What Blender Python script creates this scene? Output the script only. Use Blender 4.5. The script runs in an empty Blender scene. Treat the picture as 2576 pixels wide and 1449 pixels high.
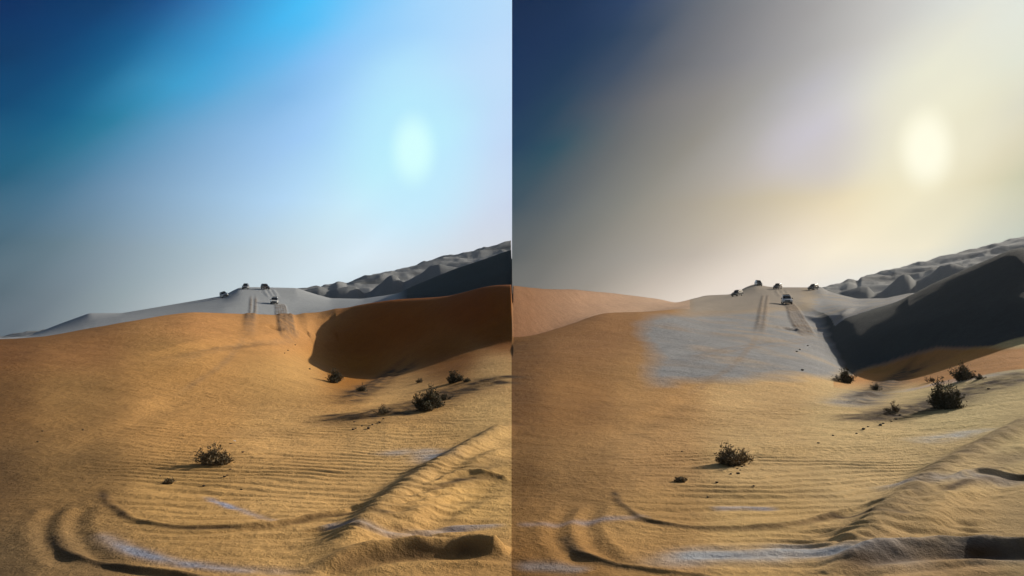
import bpy, bmesh, math, random
import numpy as np
from mathutils import Vector, Matrix

random.seed(7); rng = np.random.default_rng(7)
scene = bpy.context.scene
col = scene.collection
R = math.radians

# ------------------------------------------------------------------ camera
F = 2576*26/36; CU, CV = 1288.0, 724.5; HOR = 862.0; H = 3.0
PITCH = math.atan((HOR-CV)/F)
cam_d = bpy.data.cameras.new("camera"); cam = bpy.data.objects.new("camera", cam_d)
col.objects.link(cam); scene.camera = cam
cam.location = (0, 0, H); cam.rotation_euler = (math.pi/2+PITCH, 0, 0)
cam_d.lens = 26; cam_d.sensor_width = 36; cam_d.clip_start = 0.1; cam_d.clip_end = 30000

# ------------------------------------------------------------------ sun and exposure
SUN_AZ, SUN_EL = 53.0, 21.5            # degrees to the right of the view axis / above the horizon
sl = bpy.data.lights.new("sun", 'SUN'); sl.energy = 5.0; sl.angle = R(0.6); sl.color = (1, .9, .76)
so = bpy.data.objects.new("sun", sl); col.objects.link(so)
sd = Vector((math.sin(R(SUN_AZ))*math.cos(R(SUN_EL)), math.cos(R(SUN_AZ))*math.cos(R(SUN_EL)), math.sin(R(SUN_EL))))
so.rotation_euler = sd.to_track_quat('Z', 'Y').to_euler(); so.location = sd*200
vs = scene.view_settings
vs.view_transform = 'Standard'; vs.look = 'None'; vs.exposure = 0.12; vs.gamma = 1.0
scene.render.film_transparent = False

def lin(c):
    return tuple((x/255/12.92 if x/255 <= .04045 else ((x/255+.055)/1.055)**2.4) for x in c)

def ray(u, v):
    """world direction of a point of the picture (2576 x 1449 units)"""
    x = (np.asarray(u, float)-CU)/F; y = -(np.asarray(v, float)-CV)/F
    sp, cp = math.sin(PITCH), math.cos(PITCH)
    return x, cp-y*sp, sp+y*cp
def ang(u, v):
    x, y, z = ray(u, v)
    return np.arctan2(x, y), z/np.hypot(x, y)      # azimuth, tan(elevation)

# ------------------------------------------------------------------ sky (two air masses meeting straight ahead)
world = bpy.data.worlds.new("World"); scene.world = world; world.use_nodes = True
wt = world.node_tree; wt.nodes.clear()
def N(t, typ, **kw):
    n = t.nodes.new(typ)
    for k, v in kw.items(): setattr(n, k, v)
    return n
def math_node(t, op, a, b=None, c=None, clamp=False):
    n = N(t, 'ShaderNodeMath', operation=op, use_clamp=clamp)
    for i, x in enumerate((a, b, c)):
        if x is None: continue
        if isinstance(x, (int, float)): n.inputs[i].default_value = x
        else: t.links.new(x, n.inputs[i])
    return n.outputs[0]
def maprange(t, val, a, b, lo=0., hi=1., smooth=False):
    n = N(t, 'ShaderNodeMapRange', interpolation_type='SMOOTHSTEP' if smooth else 'LINEAR')
    t.links.new(val, n.inputs['Value'])
    for k, x in (('From Min', a), ('From Max', b), ('To Min', lo), ('To Max', hi)): n.inputs[k].default_value = x
    return n.outputs['Result']
def mixc(t, fac, a, b, mode='MIX'):
    n = N(t, 'ShaderNodeMix', data_type='RGBA', blend_type=mode)
    for s, x in ((n.inputs[0], fac), (n.inputs[6], a), (n.inputs[7], b)):
        if hasattr(x, 'links'): t.links.new(x, s)
        else: s.default_value = x if isinstance(x, (int, float)) else (*x[:3], 1)
    return n.outputs[2]
SKY = [  # v : [(u, rgb)...] left of the seam, right of the seam
 (0,   [(0,(0,32,76)),(200,(0,44,89)),(400,(6,62,118)),(520,(32,100,165)),(640,(55,145,212)),(800,(72,194,252)),(930,(125,200,250)),(1080,(165,214,252)),(1288,(184,219,250))],
       [(1288,(1,34,72)),(1450,(4,42,80)),(1600,(36,62,98)),(1700,(76,88,108)),(1850,(112,116,122)),(2050,(152,152,154)),(2250,(188,188,188)),(2450,(208,212,212)),(2576,(216,222,222))]),
 (90,  [(0,(0,35,82)),(300,(4,60,107)),(400,(24,82,138)),(520,(52,126,184)),(700,(68,182,240)),(780,(85,190,246)),(900,(138,203,250)),(1100,(170,216,252)),(1288,(188,219,250))],
       [(1288,(0,38,78)),(1450,(4,45,84)),(1550,(28,58,90)),(1650,(60,76,98)),(1700,(86,94,108)),(1850,(121,122,127)),(2050,(160,158,158)),(2250,(196,195,192)),(2450,(215,219,215)),(2576,(220,226,221))]),
 (180, [(0,(0,46,95)),(200,(0,64,114)),(330,(13,92,142)),(430,(42,128,180)),(560,(62,160,215)),(700,(98,182,236)),(820,(140,196,246)),(1000,(172,222,252)),(1130,(184,222,252)),(1288,(192,221,250))],
       [(1288,(1,42,82)),(1420,(7,50,84)),(1560,(54,72,96)),(1700,(98,102,110)),(1850,(130,130,134)),(2050,(168,166,166)),(2200,(196,194,190)),(2330,(216,216,206)),(2450,(226,226,212)),(2576,(224,228,218))]),
 (270, [(0,(0,55,99)),(150,(0,72,120)),(260,(16,98,142)),(350,(50,136,180)),(450,(60,158,206)),(530,(78,166,216)),(620,(110,176,222)),(720,(128,184,232)),(850,(160,208,250)),(1000,(175,228,252)),(1288,(192,219,248))],
       [(1288,(4,46,84)),(1400,(20,60,86)),(1480,(60,75,93)),(1560,(84,91,102)),(1650,(111,111,113)),(1800,(137,134,131)),(1900,(155,153,150)),(2050,(185,183,189)),(2200,(210,209,203)),(2330,(230,229,209)),(2450,(228,227,208)),(2576,(223,226,211))]),
 (370, [(0,(0,70,113)),(150,(5,92,134)),(280,(36,124,159)),(400,(88,152,192)),(560,(129,177,218)),(750,(157,202,245)),(900,(177,224,252)),(1040,(189,243,252)),(1160,(192,224,252)),(1288,(194,216,244))],
       [(1288,(7,54,86)),(1400,(27,72,91)),(1560,(100,104,106)),(1750,(141,137,129)),(1900,(174,170,167)),(2050,(203,199,208)),(2200,(217,211,197)),(2330,(237,231,202)),(2450,(227,221,193)),(2576,(216,214,196))]),
 (520, [(0,(28,92,122)),(150,(66,116,146)),(300,(111,148,178)),(480,(145,181,211)),(700,(177,214,244)),(900,(203,237,252)),(1040,(205,234,252)),(1288,(202,214,235))],
       [(1288,(48,72,88)),(1400,(82,92,98)),(1560,(126,126,120)),(1750,(167,158,143)),(1950,(202,189,163)),(2150,(232,216,178)),(2330,(237,221,178)),(2450,(214,201,163)),(2576,(196,195,166))]),
 (650, [(0,(70,102,120)),(150,(98,124,138)),(300,(132,153,167)),(480,(164,185,197)),(700,(197,215,225)),(900,(219,237,248)),(1100,(214,223,231)),(1288,(210,210,214))],
       [(1288,(82,88,90)),(1400,(108,108,104)),(1560,(148,143,135)),(1750,(185,174,162)),(1950,(230,217,201)),(2100,(245,233,208)),(2330,(237,227,200)),(2450,(206,206,191)),(2576,(186,194,182))]),
 (760, [(0,(84,104,116)),(150,(112,128,138)),(300,(146,161,167)),(480,(185,197,202)),(700,(208,223,230)),(1288,(208,214,218))],
       [(1288,(104,104,102)),(1450,(146,138,128)),(1600,(199,186,173)),(1750,(229,216,203)),(1950,(229,220,212)),(2150,(220,225,227)),(2576,(196,204,204))]),
 (860, [(0,(92,104,114)),(300,(157,165,169)),(700,(205,217,222)),(1288,(206,212,216))],
       [(1288,(130,120,108)),(1600,(210,193,178)),(1950,(229,220,212)),(2576,(196,204,204))]),
]
tc = N(wt, 'ShaderNodeTexCoord'); sep = N(wt, 'ShaderNodeSeparateXYZ'); wt.links.new(tc.outputs['Generated'], sep.inputs[0])
az = math_node(wt, 'ARCTAN2', sep.outputs[0], sep.outputs[1])
el = math_node(wt, 'ARCSINE', sep.outputs[2])
SHEAR = 1.05; EL0 = math.atan(float(ang(1288, 0)[1]))
shx = math_node(wt, 'ADD', az, math_node(wt, 'MULTIPLY', math_node(wt, 'SUBTRACT', EL0, el), SHEAR))   # bands lie aslant
fac = maprange(wt, shx, -.8, 1.4)
def sky_half(k_half):
    c = None; prev = None
    for row in SKY:
        v = row[0]; ev = math.atan(float(ang(1288, v)[1]))
        rp = N(wt, 'ShaderNodeValToRGB'); wt.links.new(fac, rp.inputs[0]); e = rp.color_ramp.elements
        st = [((float(ang(u, v)[0])+SHEAR*(EL0-ev)+.8)/2.2, lin(k)) for u, k in row[k_half]]
        e[0].position = st[0][0]; e[0].color = (*st[0][1], 1)
        e[1].position = st[-1][0]; e[1].color = (*st[-1][1], 1)
        for p, k in st[1:-1]:
            n = e.new(p); n.color = (*k, 1)
        c = rp.outputs[0] if c is None else mixc(wt, maprange(wt, el, prev, ev), c, rp.outputs[0])
        prev = ev
    return c
c = mixc(wt, math_node(wt, 'GREATER_THAN', az, 0.0), sky_half(1), sky_half(2))
def glow(u, v, rx, ry, colr, c, k=1.0):
    a, t = ang(u, v); a = float(a); t = math.atan(float(t))
    dx = math_node(wt, 'DIVIDE', math_node(wt, 'SUBTRACT', az, a), rx/F)
    dy = math_node(wt, 'DIVIDE', math_node(wt, 'SUBTRACT', el, t), ry/F)
    d = math_node(wt, 'SQRT', math_node(wt, 'ADD', math_node(wt, 'MULTIPLY', dx, dx), math_node(wt, 'MULTIPLY', dy, dy)))
    return mixc(wt, math_node(wt, 'MULTIPLY', maprange(wt, d, 1.55, .4, smooth=True), k), c, lin(colr))
c = glow(1040, 378, 150, 190, (186, 238, 255), c, .6)
c = glow(1040, 378, 47, 72, (212, 255, 255), c)
c = glow(2080, 378, 125, 85, (196, 192, 200), c, .55)
c = glow(2330, 374, 140, 190, (236, 234, 210), c, .5)
c = glow(2330, 374, 46, 72, (255, 252, 228), c)
sky = N(wt, 'ShaderNodeTexSky', sky_type='NISHITA', sun_disc=False)
sky.sun_elevation = R(SUN_EL); sky.sun_rotation = R(SUN_AZ); sky.dust_density = 3.0; sky.air_density = 1.0
bg1 = N(wt, 'ShaderNodeBackground'); bg1.inputs[1].default_value = 0.925; wt.links.new(c, bg1.inputs[0])
bg2 = N(wt, 'ShaderNodeBackground'); bg2.inputs[1].default_value = 0.06; wt.links.new(sky.outputs[0], bg2.inputs[0])
# the hazy air in view passes into the clear daylight sky overhead, to the sides and behind
side = maprange(wt, math_node(wt, 'ABSOLUTE', az), R(37), R(62), smooth=True)
up = maprange(wt, el, R(26.5), R(50), smooth=True)
ms = N(wt, 'ShaderNodeMixShader'); wt.links.new(math_node(wt, 'MAXIMUM', side, up), ms.inputs[0])
wt.links.new(bg1.outputs[0], ms.inputs[1]); wt.links.new(bg2.outputs[0], ms.inputs[2])
wo = N(wt, 'ShaderNodeOutputWorld'); wt.links.new(ms.outputs[0], wo.inputs[0])

# ------------------------------------------------------------------ terrain: dunes as profiles along each bearing
def tab(rows):
    a = np.array(rows, float); return a
def ip(u, rows, k, sig=0.):
    """value along a ridge line, softened over sig picture units"""
    a = tab(rows)
    if sig <= 0: return np.interp(u, a[:, 0], a[:, k])
    o = np.linspace(-2.2, 2.2, 15); w = np.exp(-o*o/2); w /= w.sum()
    return sum(wi*np.interp(u+oi*sig, a[:, 0], a[:, k]) for oi, wi in zip(o, w))
# rows: (u, v or z, r)
L_B  = [(-300,1.0,34),(0,1.0,34),(300,.6,33),(600,.3,33),(900,.2,34),(1100,.5,34),(1288,1.0,34),(1500,.6,33)]        # z
L_B2 = [(-300,893,48),(0,892,50),(300,874,54),(480,860,55),(700,872,60),(812,918,70),(900,945,68),(960,948,65),(1064,922,62),(1169,882,60),(1288,862,58),(1500,850,60)]
L_C  = [(-300,872,64),(0,853,70),(110,848,72),(250,823,75),(400,798,80),(480,787,82),(600,790,86),(720,793,92),(800,788,97),(900,768,93),(1000,752,88),(1134,744,80),(1229,720,74),(1288,718,71)]
L_V1 = [(-300,3.0,84),(0,3.0,90),(250,3.6,95),(480,4.6,108),(720,4.6,120),(900,5.0,118),(1000,5.6,110),(1134,6.6,93),(1288,7.0,78)]   # z
L_D2m= [(-300,880,190),(0,853,190),(75,848,195),(225,806,200),(425,781,200),(562,762,200),(600,752,205),(690,757,205),(760,766,200),(830,772,195),(910,766,190),(985,752,185),(1034,738,150),(1144,712,120),(1288,676,92)]
L_D2 = [(-300,884,260),(0,851,260),(75,846,262),(150,816,264),(225,789,266),(307,790,266),(425,770,268),(562,747,270),(580,736,270),(600,726,270),(644,725,270),(744,727,272),(790,742,268),(830,753,262),(910,755,255),(960,748,245),(1000,742,225),(1034,726,200),(1144,680,155),(1219,655,130),(1288,631,112)]
L_V2 = [(-300,-3,310),(0,1,310),(300,6,310),(600,14,310),(800,12,308),(1000,14,300),(1134,12,235),(1288,7,200)]    # z
L_H1 = [(-300,900,360),(500,800,360),(740,742,358),(775,733,356),(800,729,355),(825,736,352),(845,728,350),(872,724,350),(897,727,350),(915,743,350),(932,738,350),(958,716,350),(972,700,348),(985,694,347),(998,697,346),(1012,712,345),(1032,704,345),(1056,690,342),(1082,669,340),(1105,665,340),(1128,672,338),(1150,676,336),(1288,640,330)]
L_V3 = [(-300,-3,410),(500,8,410),(800,22,410),(1000,24,410),(1288,34,410)]
L_H2 = [(-300,900,470),(500,780,470),(744,731,470),(806,723,498),(832,719,510),(848,710,517),(860,712,523),(872,717,528),(951,690,565),(1054,667,612),(1169,642,665),(1288,615,720)]

R_B  = [(1100,.5,34),(1288,1.0,34),(1500,.6,33),(1900,.3,33),(2200,.2,34),(2400,.5,34),(2576,1.0,34),(2900,1.6,34)]
R_B2 = [(1064,922,62),(1169,882,60),(1288,862,58),(1500,850,60),(1700,862,60),(1900,884,60),(2050,900,62),(2100,920,70),(2180,945,68),(2250,945,65),(2352,918,62),(2457,880,60),(2576,860,58),(2700,868,58),(2900,890,58)]
R_C  = [(1288,849,62),(1349,845,65),(1443,812,72),(1508,788,78),(1595,787,88),(1698,777,98),(1740,776,104),(1778,780,110),(1860,772,125),(1932,764,135),(1990,784,125),(2050,804,112),(2085,822,98),(2105,850,82),(2140,852,79),(2200,835,78),(2290,808,74),(2432,772,70),(2576,745,67),(2680,745,67),(2900,800,70)]
R_V1 = [(1288,851,63.5),(1349,847,67.5),(1443,816,75),(1508,793,82),(1595,792,93),(1698,777,106),(1740,768,115),(1778,766,130),(1860,758,160),(1932,748,170),(1990,757,160),(2030,766,140),(2070,790,120),(2100,806,96),(2150,790,97),(2200,775,98),(2250,761,98),(2290,747,100),(2332,723,99),(2432,680,95),(2527,641,90),(2576,622,88),(2680,632,88),(2900,730,90)]
R_D2m= [(1288,775,69),(1349,775,74),(1443,772,83),(1508,766,92),(1595,766,103),(1698,766,118),(1740,760,140),(1778,755,180),(1860,745,210),(1932,736,215),(1990,740,210),(2050,748,205),(2118,758,190),(2160,768,170),(2200,768,150),(2250,766,125),(2290,768,118),(2332,750,116),(2432,715,114),(2576,690,112),(2900,740,112)]
R_D2 = [(1288,719,75),(1370,727,83),(1450,728,93),(1520,735,103),(1600,746,115),(1660,753,125),(1700,764,140),(1720,763,180),(1778,748,262),(1838,745,266),(1860,735,268),(1880,724,270),(1903,716,270),(1932,724,272),(1962,726,272),(2032,726,272),(2067,724,272),(2085,736,270),(2118,746,265),(2158,756,258),(2230,757,250),(2260,750,240),(2290,742,225),(2340,740,210),(2576,700,190),(2900,640,170)]
R_V2 = [(1288,2,105),(1600,4,180),(1740,6,300),(1900,14,310),(2088,12,308),(2290,14,300),(2576,14,290),(2900,14,260)]
R_H1 = [(1288,900,360),(1900,800,360),(2028,742,358),(2063,733,356),(2088,729,355),(2113,736,352),(2135,726,350),(2165,721,350),(2186,723,350),(2203,741,350),(2222,734,350),(2246,712,350),(2262,698,348),(2278,690,347),(2292,693,346),(2306,709,345),(2322,702,345),(2346,688,342),(2370,668,340),(2396,664,340),(2420,671,338),(2438,674,336),(2576,640,330),(2900,560,330)]
R_V3 = [(1288,-3,410),(1900,8,410),(2088,22,410),(2290,24,410),(2576,34,410),(2900,40,410)]
R_H2 = [(1288,900,470),(1900,780,470),(2032,731,470),(2094,722,498),(2118,716,509),(2136,706,517),(2150,707,524),(2162,712,529),(2167,701,532),(2270,679,579),(2362,659,621),(2495,626,682),(2576,607,720),(2900,540,720)]

SLOTS = [(L_B,R_B,'z'),(L_B2,R_B2,'v'),(L_C,R_C,'v'),(L_V1,R_V1,'zv'),(L_D2m,R_D2m,'v'),(L_D2,R_D2,'v'),(L_V2,R_V2,'z'),(L_H1,R_H1,'v'),(L_V3,R_V3,'z'),(L_H2,R_H2,'v')]
# bearings: fine in the view, coarse all round
th_in = np.linspace(R(-37.5), R(37.5), 1101)
th_l = np.linspace(-math.pi, R(-37.5), 70)[:-1]; th_r = np.linspace(R(37.5), math.pi, 70)[1:]
TH = np.concatenate([th_l, th_in, th_r])
RR = np.concatenate([np.linspace(.6, 6.9, 24), np.geomspace(7, 21, 420)[:-1], np.geomspace(21, 46, 160)[:-1], np.geomspace(46, 300, 270)[:-1],
                     np.geomspace(300, 800, 110)[:-1], np.geomspace(800, 9000, 26)])
def u_of(th): return CU+F*np.tan(np.clip(th, R(-42), R(42)))/1.0
def knots(th):
    """r and z knots for each bearing"""
    n = len(th); uu = u_of(th); ks = [(np.full(n, .5), np.zeros(n)), (np.full(n, 14.), np.zeros(n))]
    for (Lr, Rr, kind), sg in zip(SLOTS, (60, 45, 26, 26, 16, 5, 20, 2.5, 20, 3)):
        def half(rows, kd):
            sr = sg if rows in (L_C, R_C, L_D2, R_D2) else sg
            r = ip(uu, rows, 2, max(sg, 12)); val = ip(uu, rows, 1, sg)
            if kd == 'z': return r, val
            te = ang(CU, val)[1]                      # tan elevation for a point on the axis
            # correct for bearing: same picture height is seen at a flatter angle off-axis
            x, y, z = ray(uu, val); te = z/np.hypot(x, y)
            return r, H+r*te
        kl = 'z' if kind in ('z', 'zv') else 'v'; kr = 'z' if kind == 'z' else 'v'
        rl, zl = half(Lr, kl); r2, z2 = half(Rr, kr)
        w = np.clip((uu-1287.0)/3.0, 0, 1)             # the steep end of the ridges
        if Lr is L_B2:                                  # even foot slope between the hollow and the dunes
            pr, pz = ks[-1]; rm = .5*(pr+rl*(1-w)+r2*w); ks.append((rm, .5*(pz+zl*(1-w)+z2*w)))
        ks.append((rl*(1-w)+r2*w, zl*(1-w)+z2*w))
    ks.append((np.full(n, 900.), np.full(n, 2.0))); ks.append((np.full(n, 1500.), np.full(n, 0.0))); ks.append((np.full(n, 9500.), np.full(n, 0.0)))
    Rk = np.stack([k[0] for k in ks], 1); Zk = np.stack([k[1] for k in ks], 1)
    out = np.clip((np.abs(th)-R(45))/R(70), 0, 1); out = out*out*(3-2*out)   # dunes grow gentler behind the viewer
    Zk = Zk*(1-.55*out[:, None])
    return Rk, Zk
def pchip(Rk, Zk, r):
    h = np.diff(Rk, axis=1); d = np.diff(Zk, axis=1)/h
    m = np.zeros_like(Zk); a, b = d[:, :-1], d[:, 1:]; w1 = 2*h[:, 1:]+h[:, :-1]; w2 = h[:, 1:]+2*h[:, :-1]
    ok = a*b > 0
    with np.errstate(all='ignore'): hm = (w1+w2)/(w1/a+w2/b)
    m[:, 1:-1] = np.where(ok, hm, 0)
    Z = np.empty((len(Rk), len(r)))
    for i in range(len(Rk)):
        k = np.clip(np.searchsorted(Rk[i], r)-1, 0, Rk.shape[1]-2); hh = h[i, k]; t = (r-Rk[i, k])/hh
        t = np.clip(t, 0, 1)
        Z[i] = (1+2*t)*(1-t)**2*Zk[i, k]+t*(1-t)**2*hh*m[i, k]+t*t*(3-2*t)*Zk[i, k+1]+t*t*(t-1)*hh*m[i, k+1]
    return Z
Rk, Zk = knots(TH); Z = pchip(Rk, Zk, RR)
X = np.sin(TH)[:, None]*RR[None]; Y = np.cos(TH)[:, None]*RR[None]
def vnoise(x, y, seed=0):
    """smooth value noise"""
    xi = np.floor(x).astype(np.int64); yi = np.floor(y).astype(np.int64); fx = x-xi; fy = y-yi
    def hsh(a, b):
        n = (a*374761393+b*668265263+seed*1442695041) & 0x7fffffff
        n = ((n ^ (n >> 13))*1274126177) & 0x7fffffff
        return ((n ^ (n >> 16)) & 0xffff)/65535.0
    sx = fx*fx*(3-2*fx); sy = fy*fy*(3-2*fy)
    return (hsh(xi, yi)*(1-sx)+hsh(xi+1, yi)*sx)*(1-sy)+(hsh(xi, yi+1)*(1-sx)+hsh(xi+1, yi+1)*sx)*sy-.5
def fbm(x, y, seed=0, o=4):
    s = 0; a = 1.
    for k in range(o): s = s+a*vnoise(x*2**k, y*2**k, seed+k); a *= .5
    return s
Rg = np.broadcast_to(RR[None], Z.shape); Tg = np.broadcast_to(TH[:, None], Z.shape)

def surface(th, r):
    """height of the ground, bilinear on the grid"""
    i = np.interp(th, TH, np.arange(len(TH))); j = np.interp(r, RR, np.arange(len(RR)))
    i0 = np.clip(np.floor(i).astype(int), 0, len(TH)-2); j0 = np.clip(np.floor(j).astype(int), 0, len(RR)-2); fi = i-i0; fj = j-j0
    return (Z[i0, j0]*(1-fi)+Z[i0+1, j0]*fi)*(1-fj)+(Z[i0, j0+1]*(1-fi)+Z[i0+1, j0+1]*fi)*fj
def hit(u, v):
    """where the line of sight through a picture point first meets the ground"""
    t, te = ang(u, v); t = float(t); te = float(te)
    z = surface(np.full(len(RR), t), RR); f = (z-H)/RR-te
    k = np.nonzero(f[1:] >= 0)[0]
    k = k[0]+1 if len(k) else int(np.argmax(f))
    r = RR[k] if k == 0 or f[k]-f[k-1] == 0 else RR[k-1]+(RR[k]-RR[k-1])*np.clip(-f[k-1]/(f[k]-f[k-1]), 0, 1)
    return Vector((math.sin(t)*r, math.cos(t)*r, float(surface(np.array([t]), np.array([r]))[0])))
def ground_z(x, y):
    return float(surface(np.array([math.atan2(x, y)]), np.array([math.hypot(x, y)]))[0])

# ---- gentle swells, then ruts and tracks pressed into the sand
amp = np.clip((Rg-6)/40, 0, 1)
Z += .16*fbm(X/9, Y/9, 3)*np.clip(1-(Rg-60)/120, .3, 1)*np.clip(Rg/12, 0, 1)
Z += .025*fbm(X/1.1, Y/1.1, 9, 3)*np.clip(1-(Rg-25)/60, 0, 1)
Z += 3.0*fbm(X/30, Y/16, 21, 5)*np.clip((Rg-300)/60, 0, 1)*np.clip((950-Rg)/150, 0, 1)
rg_ = 1-2*np.abs(vnoise(X/16, Y/9, 71)); Z += 2.4*(rg_-.5)*np.clip((Rg-330)/60, 0, 1)*np.clip((950-Rg)/150, 0, 1)
Z0 = Z.copy()
def dist_to(line, reach):
    """nearest distance to a ground polyline, side sign and the share of its length, for vertices within reach"""
    P = np.array([(p.x, p.y) for p in line]); x0, y0 = P.min(0)-reach; x1, y1 = P.max(0)+reach
    m = (X > x0) & (X < x1) & (Y > y0) & (Y < y1); idx = np.nonzero(m)
    px = X[idx]; py = Y[idx]; best = np.full(px.shape, 1e9); sgn = np.zeros(px.shape); tt = np.zeros(px.shape)
    seg = np.hypot(*(P[1:]-P[:-1]).T); cum = np.concatenate([[0], np.cumsum(seg)]); tot = cum[-1]
    for a, b, s, c0 in zip(P[:-1], P[1:], seg, cum):
        if s < 1e-6: continue
        d = (b-a)/s; t = np.clip((px-a[0])*d[0]+(py-a[1])*d[1], 0, s)
        qx = px-a[0]-d[0]*t; qy = py-a[1]-d[1]*t; dd = np.hypot(qx, qy); w = dd < best
        best = np.where(w, dd, best); sgn = np.where(w, np.sign(d[0]*qy-d[1]*qx), sgn); tt = np.where(w, (c0+t)/tot, tt)
    return idx, best, sgn, tt
def smooth_line(pts, n=6):
    out = []
    for i in range(len(pts)-1):
        p0, p1, p2, p3 = [pts[min(max(i+k, 0), len(pts)-1)] for k in (-1, 0, 1, 2)]
        for k in range(n):
            t = k/n; out.append(.5*((2*p1)+(p2-p0)*t+(2*p0-5*p1+4*p2-p3)*t*t+(3*p1-p0-3*p2+p3)*t**3))
    return out+[pts[-1]]
def press(px, w, depth, berm=.4, ends=.12, rough=.25, seed=1, grow=0.):
    line = smooth_line([hit(*p) for p in px]); idx, d, s, t = dist_to(line, w*4)
    env = np.clip(np.minimum(t, 1-t)/ends, 0, 1) if ends > 0 else 1.
    if grow: env = env*np.clip(t/grow, .15, 1)
    wob = 1+rough*2*fbm(X[idx]*2.2, Y[idx]*2.2, seed, 3)
    g = -depth*np.exp(-(d/w)**2)+berm*depth*np.exp(-((d-1.9*w)/(.75*w))**2)
    Z[idx] += g*env*wob
def step(px, w, hgt, side=1, ends=.15, seed=1, rough=.22, grow=False):
    """a ledge: ground rises steeply across the line and eases back beyond it"""
    line = smooth_line([hit(*p) for p in px]); idx, d, s, t = dist_to(line, w*7)
    sd_ = d*s*side; env = np.clip(np.minimum(t, 1-t)/ends, 0, 1); env = env*env*(3-2*env)
    if grow: env = env*np.clip(t/.6, .3, 1)
    wob = 1+rough*2*fbm(X[idx]*1.6, Y[idx]*1.6, seed, 3)
    rise = np.clip((sd_+w*.5)/w, 0, 1); rise = rise*rise*(3-2*rise); back = np.exp(-np.clip(sd_-w*.5, 0, None)/(2.2*w))
    Z[idx] += hgt*rise*back*env*wob-.35*hgt*np.exp(-((sd_+w*1.1)/(w*.8))**2)*env
for o in (0, 1288):
    S = lambda pts: [(u+o, v) for u, v in pts]
    # foreground ruts
    press(S([(256,1232),(269,1262),(293,1279),(329,1304),(406,1321),(502,1328),(644,1325),(732,1315),(814,1298),(891,1288),(960,1284),(1010,1284)]), .085, -.075, berm=0, ends=.1, rough=.2, seed=2, grow=.75)
    press(S([(700,1340),(800,1331),(900,1318),(1000,1306),(1100,1298),(1200,1290),(1276,1284)]), .08, -.03, berm=0, ends=.2, seed=13)
    press(S([(129,1345),(148,1372),(177,1396),(247,1418),(336,1434),(424,1444),(540,1458)]), .08, -.05, berm=0, ends=.1, rough=.2, seed=3, grow=.6)
    press(S([(750,1456),(814,1436),(891,1412),(990,1396),(1100,1388),(1190,1386)]+([(1288,1388),(1380,1390)] if o else [(1240,1388),(1284,1390)])), .2, -.23, berm=0, ends=.07, rough=.08, seed=4, grow=.4)
    press(S([(900,1452),(1000,1428),(1120,1420),(1220,1420)]+([(1330,1420)] if o else [(1280,1421)])), .16, -.05, berm=0, ends=.2, rough=.2, seed=14)
    press(S([(1060,1246),(1121,1222),(1174,1207)]+([(1288,1205),(1400,1203)] if o else [(1235,1205),(1284,1206)])), .1, -.1, berm=0, ends=.06, rough=.15, seed=5, grow=.5)
    E4 = [(1288,1074),(1380,1030)] if o else [(1262,1086),(1300,1070)]
    press(S([(800,1424),(874,1378),(980,1278),(1068,1203),(1139,1160),(1209,1118)]+E4), .42, -.25, berm=0, ends=.1, rough=.12, seed=6)
    press(S([(985,1345),(1030,1304),(1120,1230),(1200,1172),(1258,1140)]+([(1330,1105)] if o else [(1285,1126)])), .3, -.13, berm=0, ends=.15, rough=.12, seed=7)
    press(S([(1000,1352),(1090,1282),(1180,1222),(1260,1180)]+([(1340,1150)] if o else [(1284,1168)])), .26, -.11, berm=0, ends=.2, rough=.15, seed=11)
    press(S([(1120,1330),(1200,1282),(1270,1252)]+([(1350,1222)] if o else [(1284,1246)])), .2, -.045, berm=0, ends=.2, rough=.15, seed=12)
    for k in range(3):
        press(S([(640,1339+12*k),(800,1336+12*k),(960,1330+12*k),(1120,1322+14*k),(1260,1312+16*k)]), .09, .025, seed=20+k)
        press(S([(960,1252+16*k),(1080,1232+16*k),(1180,1220+17*k),(1270,1214+18*k)]), .12, .035, seed=40+k)
    press(S([(150,1270),(110,1320),(120,1370),(180,1430)]), .14, .03, seed=50)
    press(S([(215,1270),(190,1320),(210,1370),(290,1420)]), .14, .03, seed=51)
    # tyre tracks beyond
    for dv in (0, 9):
        press(S([(850,1009+dv),(880,996+dv),(912,979+dv),(944,961+dv),(985,934+dv),(1040,892+dv)]), .25, -.07, berm=0, rough=.25, seed=30)
        press(S([(845,1042+dv*.6),(898,1046+dv*.6),(955,1033+dv),(997,1025+dv),(1061,1009+dv),(1121,986+dv),(1192,965+dv),(1250,952+dv),(1310,942+dv)]), .25, -.07, berm=0, rough=.25, seed=31)
    for k, (a, b) in enumerate([((632,742),(612,842)),((644,742),(626,846))]):
        press(S([a, ((a[0]+b[0])/2+2, (a[1]+b[1])/2), b]), .3, -.12, berm=0, seed=60+k)
    for k in range(5):
        press(S([(688+4*k,762),(695+6*k,778),(703+8*k,804),(720+8*k,832),(738+6*k,848)]), .26, -.12, berm=0, rough=.5, ends=.06, seed=70+k)
    for k in range(3):
        press(S([(664+11*k,728),(668+12*k,736),(676+11*k,748)]), .5, -.14, berm=0, seed=80+k)
    press(S([(560,872),(640,862),(720,856),(758,852)]), .6, .08, seed=90)
    press(S([(380,905),(470,880),(560,868),(650,852)]), .8, .08, seed=91)
    step(S([(735,788),(760,801),(790,808),(812,807),(835,797),(852,786),(870,772),(885,766)]) if not o else S([(712,785),(745,800),(790,808),(812,806),(835,795),(852,783),(866,772)]), 1.1, .34 if o else .12, seed=92, ends=.3, rough=0)
    press(S([(672,822),(690,826),(704,832)]), .6, .25, ends=.3, seed=93)
    press(S([(120,1180),(200,1130),(300,1085),(420,1020),(470,985)]), .5, .03, seed=94)
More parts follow.
